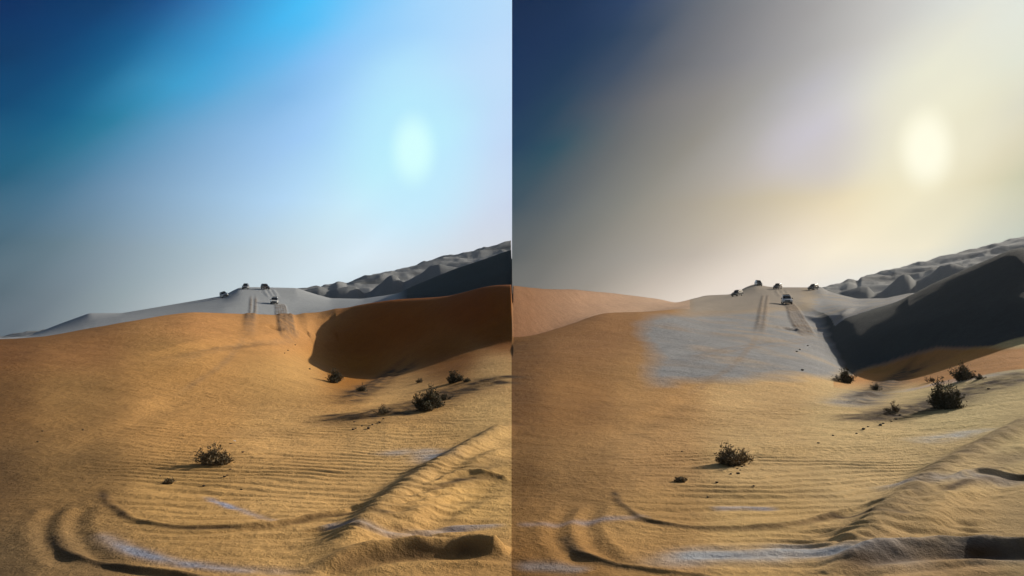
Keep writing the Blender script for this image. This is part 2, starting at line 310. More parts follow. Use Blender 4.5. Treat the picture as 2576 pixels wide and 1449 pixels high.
# wind ripples in the hollow
rip_m = np.clip((Rg-9)/3, 0, 1)*np.clip((46-Rg)/18, 0, 1)
Ug = CU+F*np.tan(np.clip(Tg, R(-60), R(60)))
Um = np.where(Ug > 1288, Ug-1288, Ug)
zone = np.clip((Um-200)/300, 0, 1)*np.clip((1288-Um)/150, .25, 1)
ph = (Y*1.0+X*.10*np.where(Ug > 1288, -.3, 1)+1.1*fbm(X/3.2, Y/3.2, 77, 3))/.47*2*math.pi
Z += .022*(np.sin(ph)+.3*np.sin(2*ph+1.))*rip_m*zone*(.65+1.1*vnoise(X/2.3, Y/1.1, 5))

# ------------------------------------------------------------------ sand colours by place, with some shade and vignette painted in
te_g = (Z-H)/np.maximum(Rg, .3)
# picture height of each vertex, only used to look up the colour painted at that bearing/range
sp, cp = math.sin(PITCH), math.cos(PITCH)
dx_, dy_, dz_ = X, Y, Z-H
fz = np.maximum(dy_*cp+dz_*sp, .05*Rg); Vg = CV-F*(-dy_*sp+dz_*cp)/fz
PTS = [ # u, v, sand colour there, some with shade or edge darkening painted in
 (0,870,(0.191,0.087,0.029)),(0,1000,(0.162,0.084,0.029)),(0,1200,(0.148,0.085,0.034)),(0,1430,(0.136,0.088,0.041)),  # vignette painted in: sand darkened towards the left edge
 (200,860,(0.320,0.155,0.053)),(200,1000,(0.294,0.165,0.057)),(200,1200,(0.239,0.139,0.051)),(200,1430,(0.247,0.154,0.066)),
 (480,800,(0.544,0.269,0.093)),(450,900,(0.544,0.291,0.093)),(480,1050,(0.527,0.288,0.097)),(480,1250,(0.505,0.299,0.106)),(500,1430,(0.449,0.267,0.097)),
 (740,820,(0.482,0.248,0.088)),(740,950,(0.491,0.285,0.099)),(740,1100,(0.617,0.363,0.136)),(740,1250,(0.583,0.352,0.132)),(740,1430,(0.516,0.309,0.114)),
 (900,860,(0.268,0.085,0.005)),(1000,800,(0.289,0.085,0.004)),(1200,780,(0.258,0.068,0.004)),(1150,900,(0.268,0.094,0.006)),(900,930,(0.310,0.117,0.008)),(1260,850,(0.248,0.077,0.004)),  # red-brown sand, darkened further to deepen the shade on this face
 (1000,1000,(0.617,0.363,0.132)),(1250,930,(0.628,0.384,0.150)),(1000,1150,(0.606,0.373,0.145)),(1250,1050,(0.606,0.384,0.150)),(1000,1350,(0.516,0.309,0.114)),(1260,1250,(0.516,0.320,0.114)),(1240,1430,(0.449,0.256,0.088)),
 (1290,880,(0.176,0.077,0.017)),(1290,1000,(0.166,0.075,0.019)),(1290,1200,(0.192,0.096,0.026)),(1290,1430,(0.198,0.096,0.024)),  # same painted vignette, just right of the seam
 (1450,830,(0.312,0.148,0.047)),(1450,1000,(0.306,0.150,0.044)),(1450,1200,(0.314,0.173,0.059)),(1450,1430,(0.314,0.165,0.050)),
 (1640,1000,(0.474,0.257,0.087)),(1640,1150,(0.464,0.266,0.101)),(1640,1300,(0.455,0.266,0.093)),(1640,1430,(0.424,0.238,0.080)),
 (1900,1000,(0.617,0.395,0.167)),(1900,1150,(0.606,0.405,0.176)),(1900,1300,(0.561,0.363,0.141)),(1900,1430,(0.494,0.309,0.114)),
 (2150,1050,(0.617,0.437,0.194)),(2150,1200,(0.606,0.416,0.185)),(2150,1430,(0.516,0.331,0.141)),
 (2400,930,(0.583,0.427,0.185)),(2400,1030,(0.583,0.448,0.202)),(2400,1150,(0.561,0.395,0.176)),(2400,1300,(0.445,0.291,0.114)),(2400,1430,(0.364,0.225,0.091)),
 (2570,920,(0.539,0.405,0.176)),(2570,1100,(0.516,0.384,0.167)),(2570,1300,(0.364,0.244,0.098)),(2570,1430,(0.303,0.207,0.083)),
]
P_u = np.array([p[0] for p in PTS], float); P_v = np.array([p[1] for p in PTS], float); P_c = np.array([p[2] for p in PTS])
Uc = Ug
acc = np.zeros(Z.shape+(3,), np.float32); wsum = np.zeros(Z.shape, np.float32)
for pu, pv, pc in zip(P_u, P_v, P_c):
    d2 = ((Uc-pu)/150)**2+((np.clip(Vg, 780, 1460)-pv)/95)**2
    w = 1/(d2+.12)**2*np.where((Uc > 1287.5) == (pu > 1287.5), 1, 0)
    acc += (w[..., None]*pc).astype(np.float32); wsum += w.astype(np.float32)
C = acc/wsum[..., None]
def blend(mask, colr, var=0.):
    global C
    C = C*(1-mask[..., None])+np.array(colr, np.float32)*mask[..., None]
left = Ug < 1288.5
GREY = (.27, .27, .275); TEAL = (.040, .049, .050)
def rline(rows, k=2): return np.interp(Ug, [p[0] for p in rows], [p[k] for p in rows])
rC = rline(L_C)
blend((left & (Rg > rC+1.0)).astype(float), (.33, .35, .365))
dk = left & (Ug > 985) & (Rg > rC+3) & (Rg < rline(L_D2)-4)  # dark gravel stops short of the crest, leaving a lit-looking pale rim
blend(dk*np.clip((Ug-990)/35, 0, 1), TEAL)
blend((left & (Rg > rline(L_V2)) & (Rg < rline(L_V3)))*1.0, (.17, .18, .185))
blend((left & (Rg >= rline(L_V3)))*1.0, (.25, .26, .265))
# right: grey sand spread, dark dune, pale dune
right = ~left
nz = fbm(X/14, Y/14, 31)
gl = 1600+60*nz+np.clip((Vg-830)/120, 0, 1)*15
nz2 = fbm(X/5, Y/5, 33)
m = right*np.clip((Ug-gl-25*nz2)/60, 0, 1)*np.clip((986+30*nz2+30*nz-.07*(Ug-1650)-Vg)/30, 0, 1)*np.clip((Vg-(795-(Ug-1500)*.055))/18+nz*.6, 0, 1)*np.clip((2400-Ug)/200, 0, 1)
m = np.maximum(m, right*np.clip((Ug-2010-20*nz)/50, 0, 1)*(Rg > 62)*np.clip((945-Vg+20*nz2)/25, 0, 1))
blend(m*(1-.25*np.clip(nz2*2, -1, 1)**2), (.26, .262, .265))
top = right*np.clip((Ug-1690)/60, 0, 1)*(1-m)*(Vg < 830)*(Rg > 70)
blend(top*1.0, (.30, .25, .195))
pale = right & (Rg > rline(R_C)+.6) & (Ug < 1735)
blend(pale*np.clip((1760-Ug)/60, 0, 1), (.25, .125, .06))
hz = pale*np.clip((Ug-1330)/300, 0, 1); blend(hz*.85, (.50, .34, .23))
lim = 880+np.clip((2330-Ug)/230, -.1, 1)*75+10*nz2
dk = (right & (Ug > 2030) & (Rg < rline(R_V1)-1.5) & (Rg > 60))*np.clip((lim-Vg)/12+.5, 0, 1)*np.clip((Ug-2050-(Vg-800)*.42-14*nz2)/26, 0, 1)*np.clip((Rg-38)/6, 0, 1); blend(dk, TEAL)  # dark gravel, its edge drawn along the dune's shadow boundary
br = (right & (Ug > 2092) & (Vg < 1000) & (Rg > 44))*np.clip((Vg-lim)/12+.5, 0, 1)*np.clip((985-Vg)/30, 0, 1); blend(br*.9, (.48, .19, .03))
blend((right & (Rg > rline(R_V2)) & (Ug > 1980) & (Rg < rline(R_V3)))*1.0, (.17, .18, .18))
blend((right & (Rg >= rline(R_V3)) & (Ug > 1980))*1.0, (.27, .275, .268))
st = np.clip(fbm(X/45, Y/14, 61, 5)*2.2, 0, 1)*(Rg > 420)*((Ug > 1980) | left); blend(st*.9, (.10, .108, .112))
# streaks along the wheel paths: bluish grey dust, dark tracks, rut shade painted in
def streak(px, w, colr=(.36, .36, .40), k=.75, ends=.2, dash=0.):
    line = smooth_line([hit(*p) for p in px]); idx, d, s, t = dist_to(line, w*2.5)
    env = np.clip(np.minimum(t, 1-t)/ends, 0, 1)
    if dash: env = env*(.78+.22*np.sin(t*dash*6.283+1.5*fbm(X[idx]/3, Y[idx]/3, 5)))
    f = k*np.exp(-(d/w)**2)*env*(.8+.8*fbm(X[idx]*1.5, Y[idx]*1.5, 44, 3)); f = np.clip(f, 0, 1)[:, None]
    C[idx] = C[idx]*(1-f)+np.array(colr, np.float32)*f
streak([(247,1336),(283,1361),(336,1386),(424,1411),(512,1425),(601,1435),(720,1441),(820,1444)], .15, (.27,.28,.34), .95)
streak([(512,1248),(565,1269),(644,1296),(715,1308)], .09, (.34,.34,.42), .95)
streak([(810,1320),(944,1326),(1174,1324),(1280,1320)], .14, (.32,.31,.34), .7, .08)
streak([(1296,1320),(1429,1315),(1535,1304),(1640,1299)], .16, (.26,.24,.27), .7, .08)
streak([(944,1149),(1033,1135),(1080,1140),(1100,1150)], .45, (.38,.40,.44))
streak([(1783,1280),(1853,1276),(1932,1280),(1965,1281)], .12, (.42,.42,.50), .9)
streak([(1624,1428),(1712,1407),(1783,1396),(1932,1394),(2038,1386),(2179,1368),(2285,1366),(2391,1357)], .36, (.36,.37,.39), .95)
streak([(2350,1385),(2430,1380),(2520,1380),(2620,1380)], .4, (.14,.16,.18), .9)  # bluish dark wedge: shade of the near bank put into the colour
streak([(1290,1432),(1341,1425),(1412,1428),(1480,1442)], .22, (.26,.26,.28), .9)
streak([(2179,1230),(2285,1209),(2356,1199),(2434,1198),(2500,1200),(2600,1201)], .3, (.34,.35,.39), .9)
streak([(2285,1114),(2374,1100),(2497,1075)], .5, (.46,.46,.45), .8)
streak([(2115,1026),(2135,1015),(2162,1000),(2208,986),(2240,990)], .9, (.38,.40,.43), .9)
streak([(2240,990),(2300,978),(2356,965),(2430,956),(2497,944),(2600,930)], .8, (.46,.42,.42), .6)
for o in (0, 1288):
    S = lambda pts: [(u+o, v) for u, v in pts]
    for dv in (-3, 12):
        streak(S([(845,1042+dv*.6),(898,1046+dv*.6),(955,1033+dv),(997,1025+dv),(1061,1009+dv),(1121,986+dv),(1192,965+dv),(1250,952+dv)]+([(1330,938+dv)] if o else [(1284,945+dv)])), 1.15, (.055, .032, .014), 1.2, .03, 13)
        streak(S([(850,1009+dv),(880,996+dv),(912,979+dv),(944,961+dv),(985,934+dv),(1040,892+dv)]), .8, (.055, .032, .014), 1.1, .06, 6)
    streak(S([(256,1232),(269,1262),(293,1279),(329,1304),(406,1321),(502,1328),(644,1325),(732,1315),(814,1298),(891,1288),(960,1284),(1010,1284)]), .095, (.10, .06, .028), .95, .04)  # berm shade along the long rut, painted as dark sand
    streak(S([(874,1356),(962,1257),(1068,1169),(1139,1130),(1209,1094)]+([(1288,1059),(1370,1025)] if o else [(1280,1064)])), .36, (.20, .135, .062), .85 if o else .5, .1)  # shaded flank of the diagonal bank, painted in
    streak(S([(1150,1222),(1227,1168)]+([(1288,1147),(1370,1120)] if o else [(1282,1148)])), .3, (.22, .15, .07), .7, .25)  # painted shade beside the upper ridge
    streak(S([(1079,1236),(1121,1219),(1174,1204)]+([(1288,1203),(1400,1201)] if o else [(1240,1203),(1284,1203)])), .13, (.10, .062, .03), .9, .06)  # painted shade line of the short rut
    streak(S([(129,1345),(148,1372),(177,1396),(247,1418),(336,1434),(424,1444),(540,1458)]), .1, (.11, .07, .035), .9, .06)  # painted shade along the lower left rut
    streak(S([(814,1436),(891,1412),(990,1398),(1100,1390),(1190,1388)]+([(1288,1390),(1380,1392)] if o else [(1240,1390),(1284,1392)])), .22, (.09, .05, .022), .92, .08)  # dark face of the near bank, shade painted into the colour
    for k in range(2):
        streak(S([(618-8*k,845),(596-8*k,880),(560-10*k,920),(500-10*k,960),(440-10*k,1000)]), .16, (.30, .19, .10), .3, .1)
        streak(S([(752,850+7*k),(690,858+7*k),(610,866+8*k),(520,880+9*k),(440,905+10*k)]), .3, (.30, .19, .10), .3, .1)
    for k, (a_, b_) in enumerate([((632,742),(612,842)),((644,742),(626,846))]):
        streak(S([a_, ((a_[0]+b_[0])/2+2, (a_[1]+b_[1])/2), b_]), .34, (.17, .12, .08), .8, .1)
    for k in range(5):
        streak(S([(688+4*k,762),(695+6*k,778),(703+8*k,804),(720+8*k,832),(738+6*k,848)]), .24, (.16, .11, .07), .8, .06)
C *= (1+.22*fbm(X/3., Y/3., 12, 3)*np.clip(30/np.maximum(Rg, 1), .2, 1))[..., None]
C = np.clip(C, .005, .8)

nT, nR = Z.shape
verts = np.stack([X, Y, Z], -1).reshape(-1, 3)
ii, jj = np.meshgrid(np.arange(nT-1), np.arange(nR-1), indexing='ij')
q = np.stack([ii*nR+jj, (ii+1)*nR+jj, (ii+1)*nR+jj+1, ii*nR+jj+1], -1).reshape(-1, 4)[:, ::-1]
me = bpy.data.meshes.new("ground")
me.vertices.add(len(verts)); me.vertices.foreach_set("co", verts.astype(np.float32).ravel())
me.loops.add(q.size); me.loops.foreach_set("vertex_index", q.astype(np.int32).ravel())
me.polygons.add(len(q)); me.polygons.foreach_set("loop_start", (np.arange(len(q))*4).astype(np.int32))
me.update(calc_edges=True)
me.polygons.foreach_set("use_smooth", np.ones(len(q), bool))
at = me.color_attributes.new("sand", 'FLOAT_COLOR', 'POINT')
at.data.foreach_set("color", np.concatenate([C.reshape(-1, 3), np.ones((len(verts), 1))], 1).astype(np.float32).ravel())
ground = bpy.data.objects.new("ground", me); col.objects.link(ground)
ground["kind"] = "structure"; ground["label"] = "rolling desert dunes of orange and grey sand with wheel tracks"

def newmat(name):
    m = bpy.data.materials.new(name); m.use_nodes = True; t = m.node_tree
    b = t.nodes['Principled BSDF']; return m, t, b
m, t, b = newmat("sand")
a = N(t, 'ShaderNodeAttribute', attribute_name="sand")
tcn = N(t, 'ShaderNodeTexCoord')
def noise(t, scale, detail=3., rough=.55, vec=None):
    n = N(t, 'ShaderNodeTexNoise'); n.inputs['Scale'].default_value = scale; n.inputs['Detail'].default_value = detail; n.inputs['Roughness'].default_value = rough
    if vec is not None: t.links.new(vec, n.inputs['Vector'])
    return n.outputs['Fac']
pos = tcn.outputs['Object']
n1 = noise(t, 38., 4., .7, pos); n2 = noise(t, 6., 4., .65, pos); n3 = noise(t, 1.1, 4., .6, pos)
val = math_node(t, 'ADD', math_node(t, 'MULTIPLY', math_node(t, 'SUBTRACT', n1, .5), .55), math_node(t, 'MULTIPLY', math_node(t, 'SUBTRACT', n2, .5), .6))
val = math_node(t, 'ADD', val, math_node(t, 'MULTIPLY', math_node(t, 'SUBTRACT', n3, .5), .35))
val = math_node(t, 'ADD', val, 1.0)
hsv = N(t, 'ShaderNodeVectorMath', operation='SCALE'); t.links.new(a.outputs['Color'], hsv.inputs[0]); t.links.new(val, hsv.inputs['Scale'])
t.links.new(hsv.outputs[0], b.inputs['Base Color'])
b.inputs['Roughness'].default_value = .95; b.inputs['Specular IOR Level'].default_value = .1
bp = N(t, 'ShaderNodeBump'); bp.inputs['Strength'].default_value = .8; bp.inputs['Distance'].default_value = .06
hh = math_node(t, 'ADD', math_node(t, 'MULTIPLY', n2, 1.0), math_node(t, 'MULTIPLY', n1, .35)); hh = math_node(t, 'ADD', hh, math_node(t, 'MULTIPLY', n3, 2.0))
t.links.new(hh, bp.inputs['Height']); t.links.new(bp.outputs[0], b.inputs['Normal'])
me.materials.append(m)
#OBJECTS
# ------------------------------------------------------------------ materials for the things
def plain(name, base, rough=.6, metal=0., coat=0., var=.15, scale=8.):
    m, t, b = newmat(name); n = noise(t, scale, 3., .6, N(t, 'ShaderNodeTexCoord').outputs['Object'])
    f = maprange(t, n, .3, .7, 1-var, 1+var); v = N(t, 'ShaderNodeVectorMath', operation='SCALE'); v.inputs[0].default_value = base[:3]
    t.links.new(f, v.inputs['Scale']); t.links.new(v.outputs[0], b.inputs['Base Color'])
    b.inputs['Roughness'].default_value = rough; b.inputs['Metallic'].default_value = metal; b.inputs['Coat Weight'].default_value = coat
    return m
M = dict(white=plain('white_paint', (.72, .72, .70), .4, 0, .5, .06), black=plain('black_paint', (.02, .018, .016), .35, 0, .5, .1),
         silver=plain('silver_paint', (.42, .43, .44), .35, .4, .5, .06), bronze=plain('bronze_paint', (.10, .065, .045), .35, .2, .5, .08),
         glass=plain('dark_glass', (.012, .014, .016), .08, 0, 0, .05), tyre=plain('tyre_rubber', (.02, .02, .02), .9), rim=plain('rim_metal', (.4, .4, .4), .35, .8),
         trim=plain('black_trim', (.03, .03, .03), .7), lamp=plain('lamp_glass', (.75, .75, .72), .15), red=plain('red_lamp', (.35, .02, .015), .2),
         twig=plain('dry_twig', (.15, .10, .05), .9, var=.4, scale=20), leaf=plain('desert_leaf', (.062, .055, .024), .85, var=.5, scale=14),
         leaf2=plain('dry_leaf', (.16, .12, .06), .9, var=.4, scale=14), stone=plain('dark_stone', (.06, .045, .032), .9, var=.4, scale=12), litter=plain('pale_litter', (.75, .72, .66), .7))
def meshobj(name, bm, mat, parent=None, smooth=False):
    me = bpy.data.meshes.new(name); bm.normal_update(); bm.to_mesh(me); bm.free(); me.materials.append(mat)
    if smooth: me.polygons.foreach_set("use_smooth", np.ones(len(me.polygons), bool))
    o = bpy.data.objects.new(name, me); col.objects.link(o)
    if parent: o.parent = parent
    return o
def empty(name, label, cat, group=None):
    o = bpy.data.objects.new(name, None); col.objects.link(o); o.empty_display_size = .3
    o["label"] = label; o["category"] = cat
    if group: o["group"] = group
    return o
def poly_solid(bm, rings):
    """skin a list of equal rings and close the ends"""
    V = [[bm.verts.new(p) for p in r] for r in rings]; n = len(V[0])
    for a, b in zip(V[:-1], V[1:]):
        for k in range(n): bm.faces.new((a[k], a[(k+1) % n], b[(k+1) % n], b[k]))
    bm.faces.new(V[0][::-1]); bm.faces.new(V[-1]); bmesh.ops.recalc_face_normals(bm, faces=bm.faces)
def bx(bm, x0, x1, y0, y1, z0, z1, bev=0.):
    r = bmesh.ops.create_cube(bm, size=1.); vs_ = r['verts']
    for v in vs_: v.co = Vector((x0+(v.co.x+.5)*(x1-x0), y0+(v.co.y+.5)*(y1-y0), z0+(v.co.z+.5)*(z1-z0)))
    if bev:
        ed = {e for v in vs_ for e in v.link_edges}; bmesh.ops.bevel(bm, geom=list(ed), offset=bev, segments=2, affect='EDGES')

# ------------------------------------------------------------------ off-road cars
def make_car(paint):
    root = bpy.data.objects.new("off_road_car", None); col.objects.link(root); root.empty_display_size = .5
    bm = bmesh.new()
    def arch(cx, r=.47, n=7):
        return [(cx+r*math.cos(a), .40+r*math.sin(a)) for a in [math.pi-k*math.pi/(n-1) for k in range(n)]][::1]
    prof = [(-2.38, .5), (-2.42, .85), (-2.34, 1.16), (.95, 1.18), (1.25, 1.14), (2.15, 1.05), (2.36, .92), (2.4, .55), (2.2, .42)]
    prof += [(1.45+.47*math.cos(a), .42+.47*math.sin(a)) for a in np.linspace(0, math.pi, 7)]
    prof += [(-1.4+.47*math.cos(a), .42+.47*math.sin(a)) for a in np.linspace(0, math.pi, 7)]
    prof += [(-2.2, .42)]
    rings = []
    for y, ins in ((-.96, .0), (-.90, .0), (.90, .0), (.96, .0)):
        k = .975 if abs(y) > .93 else 1.
        rings.append([(x*k, y, .8+(z-.8)*k) for x, z in prof])
    poly_solid(bm, rings); meshobj("body", bm, paint, root)
    bm = bmesh.new()
    low = [(-2.3, -.9), (.98, -.9), (.98, .9), (-2.3, .9)]; top = [(-2.1, -.74), (.15, -.74), (.15, .74), (-2.1, .74)]
    poly_solid(bm, [[(x, y, 1.16) for x, y in low], [(x, y, 1.80) for x, y in top], [(x*.96-.03, y*.93, 1.87) for x, y in top]])
    cab = meshobj("cabin", bm, paint, root)
    def pane(name, P, parent):
        bm = bmesh.new(); P = [Vector(p) for p in P]; n = (P[1]-P[0]).cross(P[2]-P[0]).normalized()
        poly_solid(bm, [[p-n*.01 for p in P], [p+n*.015 for p in P]]); return meshobj(name, bm, M['glass'], parent)
    def lerp(a, b, t): return tuple(a[i]+(b[i]-a[i])*t for i in range(3))
    def quad(a, b, c, d, s0, s1, t0, t1):
        f = lambda s, t: lerp(lerp(a, b, s), lerp(d, c, s), t)
        return [f(s0, t0), f(s1, t0), f(s1, t1), f(s0, t1)]
    A = (.98, -.9, 1.16); B = (.98, .9, 1.16); Cc = (.15, .74, 1.8); D = (.15, -.74, 1.8)
    pane("windscreen", quad(A, B, Cc, D, .05, .95, .08, .92), cab)
    A = (-2.3, .9, 1.16); B = (-2.3, -.9, 1.16); Cc = (-2.1, -.74, 1.8); D = (-2.1, .74, 1.8)
    pane("rear_window", quad(A, B, Cc, D, .1, .9, .12, .9), cab)
    for sg in (-1, 1):
        A = (-2.3, sg*.9, 1.16); B = (.98, sg*.9, 1.16); Cc = (.15, sg*.74, 1.8); D = (-2.1, sg*.74, 1.8)
        for s0, s1 in ((.04, .26), (.29, .60), (.63, .93)):
            q_ = quad(A, B, Cc, D, s0, s1, .1, .88); pane("side_window", q_ if sg < 0 else q_[::-1], cab)
        bm = bmesh.new(); bx(bm, .72, .9, sg*.95 if sg > 0 else -1.17, sg*1.17 if sg > 0 else -.95, 1.14, 1.32, .03); meshobj("wing_mirror", bm, M['trim'], root)
        bm = bmesh.new(); bx(bm, 2.24, 2.39, sg*.72-.16, sg*.72+.16, .78, .95, .02); meshobj("headlight", bm, M['lamp'], root)
        bm = bmesh.new(); bx(bm, -2.45, -2.36, sg*.80-.09, sg*.80+.09, .8, 1.1, .02); meshobj("tail_light", bm, M['red'], root)
        bm = bmesh.new(); bx(bm, -.9, .95, sg*.93-.06, sg*.93+.06, .36, .42, .015); meshobj("side_step", bm, M['trim'], root)
    bm = bmesh.new(); bx(bm, 2.3, 2.5, -.9, .9, .42, .68, .06); meshobj("front_bumper", bm, M['trim'], root)
    bm = bmesh.new(); bx(bm, -2.52, -2.34, -.9, .9, .42, .66, .06); meshobj("rear_bumper", bm, M['trim'], root)
    bm = bmesh.new(); bx(bm, 2.33, 2.42, -.52, .52, .74, .97, .02); meshobj("grille", bm, M['trim'], root)
    bm = bmesh.new()
    for y in (-.6, .6): bx(bm, -1.9, .0, y-.025, y+.025, 1.93, 1.97)
    for x in (-1.8, -1.2, -.6, -.1): bx(bm, x-.02, x+.02, -.6, .6, 1.87, 1.935)
    meshobj("roof_rack", bm, M['trim'], root)
    def wheel(x, y, z, ax):
        def cyl(r, w, seg, bev):
            bm = bmesh.new(); bmesh.ops.create_cone(bm, cap_ends=True, segments=seg, radius1=r, radius2=r, depth=w)
            ed = [e for e in bm.edges if abs(e.verts[0].co.z-e.verts[1].co.z) < 1e-5]
            if bev: bmesh.ops.bevel(bm, geom=ed, offset=bev, segments=2, affect='EDGES')
            bmesh.ops.rotate(bm, verts=bm.verts, matrix=Matrix.Rotation(math.pi/2, 3, ax)); bmesh.ops.translate(bm, verts=bm.verts, vec=(x, y, z)); return bm
        w = meshobj("wheel" if ax == 'X' else "spare_wheel", cyl(.39, .27, 18, .05), M['tyre'], root, True)
        meshobj("rim", cyl(.23, .285, 10, .01), M['rim'], w)
    for x in (-1.4, 1.45):
        for y in (-.84, .84): wheel(x, y, .39, 'X')
    wheel(-2.52, .1, 1.0, 'Y')
    return root
def copy_tree(o, parent=None):
    c = o.copy(); col.objects.link(c); c.parent = parent
    for ch in list(o.children): copy_tree(ch, c)
    return c
CARS = [ # u, v of the tyres on the sand, heading, paint, label
 (565, 748, 300, 'white', "leftmost pale off-road car, at the lower left end of the grey dune brow"),
 (618, 727, 282, 'silver', "silver off-road car on the left grey dune brow, left one of the brow pair"),
 (667, 728, 305, 'bronze', "dark brown off-road car on the left grey dune brow, right one of the brow pair"),
 (690, 764, 284, 'white', "white off-road car driving on the grey slope above the orange dune, atop fanned tyre tracks"),
 (1855, 745, 228, 'black', "black off-road car on the right-hand dune skyline, largest dark car of that group"),
 (1907, 718, 262, 'black', "small black off-road car topmost on the right-hand dune skyline"),
 (1956, 727, 236, 'bronze', "brown off-road car on the right-hand skyline above the pale car"),
 (2046, 729, 225, 'black', "dark off-road car standing apart at the right end of the right-hand skyline group"),
 (1979, 764, 254, 'white', "pale off-road car on the right-hand grey slope above its tyre tracks"),
]
proto = {}
for u, v, head, paint, label in CARS:
    if paint not in proto: proto[paint] = make_car(M[paint]); o = proto[paint]
    else: o = copy_tree(proto[paint])
    p = hit(u, v); x, y = p.x, p.y
    hd = R(head); fx, fy = math.cos(hd), math.sin(hd)
    e = 1.4
    fwd = Vector((2*e*fx, 2*e*fy, ground_z(x+e*fx, y+e*fy)-ground_z(x-e*fx, y-e*fy))).normalized()
    sdv = Vector((-2*.84*fy, 2*.84*fx, ground_z(x-.84*fy, y+.84*fx)-ground_z(x+.84*fy, y-.84*fx))).normalized()
    upv = fwd.cross(sdv).normalized(); sdv = upv.cross(fwd)
    Mx = Matrix((fwd, sdv, upv)).transposed().to_4x4()
    zc = sum(ground_z(x+sx*e*fx-sy*.84*fy, y+sx*e*fy+sy*.84*fx) for sx in (-1, 1) for sy in (-1, 1))/4
    o.matrix_world = Matrix.Translation((x, y, zc-.04)) @ Mx @ Matrix.Scale(.88, 4)
    o["label"] = label; o["category"] = "car"; o["group"] = "off-road cars on the dunes"

# ------------------------------------------------------------------ desert shrubs
def make_shrub(seed, h, w, n, leafy, leafmat):
    rg = random.Random(seed); bt = bmesh.new(); bl = bmesh.new()
    def tube(pts, r0):
        prev_ = None
        for i, p in enumerate(pts):
            r = r0*(1-.8*i/(len(pts)-1)); d = (pts[min(i+1, len(pts)-1)]-pts[max(i-1, 0)]).normalized()
            a = d.orthogonal().normalized(); b_ = d.cross(a); ring = [bt.verts.new(p+(a*math.cos(k*2.094)+b_*math.sin(k*2.094))*r) for k in range(3)]
            if prev_:
                for k in range(3): bt.faces.new((prev_[k], prev_[(k+1) % 3], ring[(k+1) % 3], ring[k]))
            prev_ = ring
    def leafq(p, s):
        d = Vector((rg.gauss(0, 1), rg.gauss(0, 1), rg.gauss(.5, 1))).normalized(); a = d.orthogonal().normalized()
        a = (a*math.cos(rg.random()*6.3)+d.cross(a)*math.sin(rg.random()*6.3))
        bl.faces.new([bl.verts.new(p+d*s*x+a*s*y) for x, y in ((0, -.22), (1.1, -.1), (1.3, .1), (.2, .3))])
    heads = [(0., 0., 1.)]+[(rg.uniform(-.58, .58)*w, rg.uniform(-.5, .5)*w, rg.uniform(.22, .85)) for _ in range(6)]
    for i in range(n):
        cx, cy, ch = heads[0] if rg.random() < .3 else rg.choice(heads)
        a = rg.random()*6.283; sp_ = rg.random()**.6; hh_ = h*ch*(1-.6*sp_*sp_)*rg.uniform(.35, 1.0); ww = w*(.2+.22*ch)
        base = Vector((cx*.55+math.cos(a)*w*.06*sp_, cy*.55+math.sin(a)*w*.06*sp_, -.05)); tip = Vector((cx+math.cos(a)*ww*sp_*rg.uniform(.5, 1.15), cy+math.sin(a)*ww*sp_*rg.uniform(.5, 1.15), hh_))
        bow = Vector((rg.gauss(0, .06), rg.gauss(0, .06), .12))*h
        pts = [base.lerp(tip, t_)+bow*(4*t_*(1-t_))*.6+Vector((rg.gauss(0, .012), rg.gauss(0, .012), 0))*h*(t_ > 0) for t_ in (0, .25, .5, .75, 1)]
        tube(pts, .011*h**.5)
        for k in range(leafy):
            t_ = rg.uniform(.1, .86); i0 = min(int(t_*4), 3); p = pts[i0].lerp(pts[i0+1], t_*4-i0)
            q_ = p+Vector((rg.gauss(0, .05), rg.gauss(0, .05), rg.gauss(0, .04)))*max(h, .4); leafq(q_, rg.uniform(.035, .075)*max(h, .45)**.6)
            if k % 5 == 0: tube([p, p.lerp(q_, .6)+Vector((0, 0, .02)), q_], .005)
    o = bpy.data.objects.new("desert_shrub", None); col.objects.link(o); o.empty_display_size = .3
    meshobj("stems", bt, M['twig'], o); meshobj("foliage", bl, leafmat, o); return o
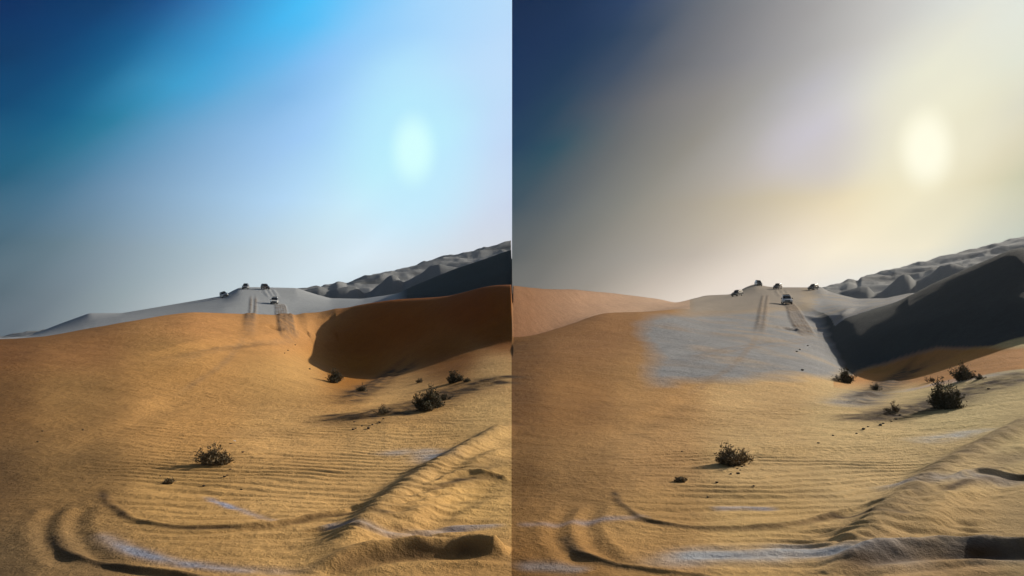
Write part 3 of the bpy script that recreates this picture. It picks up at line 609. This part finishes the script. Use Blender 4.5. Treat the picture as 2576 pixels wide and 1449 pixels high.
SHRUBS = [ # u, v base, height px, width px, kind, label, category
 (541, 1168, 62, 78, 'leaf2', "bushy tuft alone on the left foreground slope, casting a shadow to its left"),
 (838, 962, 44, 44, 'leaf', "dark shrub at the lower left corner of the red-brown shaded dune"),
 (912, 984, 26, 34, 'leaf', "small dark shrub standing in the wheel track below the red-brown shade"),
 (1083, 1030, 76, 72, 'leaf', "biggest dark shrub left of centre, beside the twin wheel tracks"),
 (1118, 1006, 26, 28, 'leaf', "small shrub just right of the biggest shrub left of centre"),
 (1139, 962, 40, 42, 'leaf', "ragged dark shrub upslope right of the biggest shrub left of centre"),
 (1176, 960, 14, 24, 'leaf', "low tuft right of the ragged shrub, left of centre"),
 (1056, 962, 16, 24, 'leaf2', "low dry tuft just under the edge of the red-brown shade"),
 (962, 1038, 26, 36, 'leaf2', "dry tuft on the near wheel track left of the biggest left-hand shrub"),
 (425, 1216, 12, 26, 'leaf2', "tiny low tuft below left of the lone left foreground tuft"),
 (1829, 1165, 62, 78, 'leaf2', "bushy tuft alone on the right-hand foreground slope, casting a shadow to its left"),
 (2124, 962, 46, 42, 'leaf', "dark shrub at the lower left corner of the dark teal dune"),
 (2202, 981, 26, 32, 'leaf', "small dark shrub on the wheel track beside the bluish grey sand"),
 (2371, 1028, 80, 72, 'leaf', "biggest dark shrub on the right, beside the twin wheel tracks"),
 (2408, 1003, 28, 26, 'leaf', "small shrub just right of the biggest shrub on the right"),
 (2424, 957, 46, 46, 'leaf', "ragged dark shrub upslope of the biggest shrub on the right"),
 (2464, 954, 14, 26, 'leaf', "low tuft right of the ragged shrub, near the right edge"),
 (2344, 960, 16, 22, 'leaf2', "low dry tuft under the brown foot of the dark teal dune"),
 (2249, 1036, 28, 36, 'leaf2', "dry tuft on the near wheel track left of the biggest right-hand shrub"),
 (1709, 1210, 12, 26, 'leaf2', "tiny low tuft below left of the lone right-hand foreground tuft"),
]
for k, (u, v, hp, wp, kind, label) in enumerate(SHRUBS):
    p = hit(u, v); r = math.hypot(p.x, p.y); h_ = hp*r/F; w_ = wp*r/F
    big = hp > 35
    o = make_shrub(100+k, h_, w_, 140 if hp > 70 else 100 if big else 44, (44 if hp > 70 else 36 if kind == 'leaf' else 30) if big else 24, M[kind])
    o.location = p; o.rotation_euler = (0, 0, k*1.3)
    o["label"] = label; o["category"] = "shrub"; o["group"] = "shrubs scattered in the sand"

# ------------------------------------------------------------------ loose clods on the sand
def clod_mesh(seed):
    rg = random.Random(seed); bm = bmesh.new(); bmesh.ops.create_icosphere(bm, subdivisions=1, radius=1.)
    for v in bm.verts: v.co = Vector((v.co.x*1.3, v.co.y, v.co.z*.7))*rg.uniform(.65, 1.2)
    me = bpy.data.meshes.new("clod"); bm.to_mesh(me); bm.free(); me.materials.append(M['stone']); return me
clods = [clod_mesh(k) for k in range(5)]
def clod(u, v, px, label, grp):
    p = hit(u, v); s_ = px*.5*math.hypot(p.x, p.y)/F
    o = bpy.data.objects.new("clod", random.choice(clods)); col.objects.link(o)
    o.location = p+Vector((0, 0, s_*.3)); o.scale = (s_,)*3; o.rotation_euler = (0, 0, random.random()*6.3)
    o["label"] = label; o["category"] = "clod"; o["group"] = grp
for u, v, px in [(888,1081,8),(895,1078,5),(927,1078,9),(937,1069,6),(964,1054,5),(891,1062,5),(955,1063,6),(910,1072,5)]:
    clod(u, v, px, "small dark clod strewn below the dry tuft on the left-hand near wheel track", "clods below the left dry tuft")
for u, v, px in [(580,1117,5),(611,1138,6),(580,1181,5),(565,1200,7),(572,1196,5),(512,1223,7),(608,1232,5),(403,1198,5)]:
    clod(u, v, px, "small dark clod strewn around the lone left foreground tuft", "clods around the left foreground tuft")
for u, v, px in [(95,1112,4),(106,1085,4),(208,1082,4)]:
    clod(u, v, px, "tiny dark clod on the bare brown sand at the far left", "clods at the far left")
for u, v, px in [(1716,1136,5),(1855,1179,5),(1867,1174,6),(1838,1193,7),(1857,1192,9),(1804,1214,7),(1896,1223,5),(1781,1251,5),(1862,1183,4)]:
    clod(u, v, px, "small dark clod strewn around the lone right-hand foreground tuft", "clods around the right foreground tuft")
for u, v, px in [(2059,1115,6),(2095,1096,6),(2155,1091,5),(2172,1080,8),(2215,1070,9),(2222,1066,6),(2254,1055,6),(2264,1045,7),(2243,1061,5),(2184,1074,5)]:
    clod(u, v, px, "small dark clod strewn below the dry tuft on the right-hand near wheel track", "clods below the right dry tuft")
for u, v, px in [(724,882,5),(716,889,4),(779,929,6),(743,868,4)]:
    clod(u, v, px, "tiny dark clod on the orange slope left of the red-brown shade", "clods on the orange slope")
for u, v, px in [(2004,885,5),(2012,880,5),(2018,932,8),(2032,870,4)]:
    clod(u, v, px, "tiny dark clod on the grey sand left of the dark teal dune", "clods on the grey sand")
clod(2487, 979, 6, "lone dark clod near the right edge below the twin wheel tracks", "lone clods")
p = hit(590, 1110); bm = bmesh.new(); bx(bm, -.5, .5, -.3, .3, 0, .12, .04)
for v_ in bm.verts: v_.co.z += .25*v_.co.x*v_.co.y+.05*math.sin(v_.co.x*9)
o = meshobj("litter_scrap", bm, M['litter']); o.scale = (.08, .08, .08); o.location = p+Vector((0, 0, .01)); o.rotation_euler = (.2, .3, .6)
o["label"] = "tiny pale scrap of litter on the sand right of the left foreground tuft"; o["category"] = "litter"

# ------------------------------------------------------------------ dusty air
bm = bmesh.new(); bx(bm, -900, 900, -120, 960, -8, 105)
hz_o = meshobj("haze", bm, M['litter']); hz_o["kind"] = "stuff"; hz_o["label"] = "thin dusty haze over the dunes"
m, t, b = newmat("dusty_air"); t.nodes.remove(b)
pv = N(t, 'ShaderNodeVolumePrincipled'); pv.inputs['Color'].default_value = (.88, .92, .95, 1); pv.inputs['Density'].default_value = .00007; pv.inputs['Anisotropy'].default_value = .45
t.links.new(pv.outputs[0], t.nodes['Material Output'].inputs['Volume']); hz_o.data.materials[0] = m
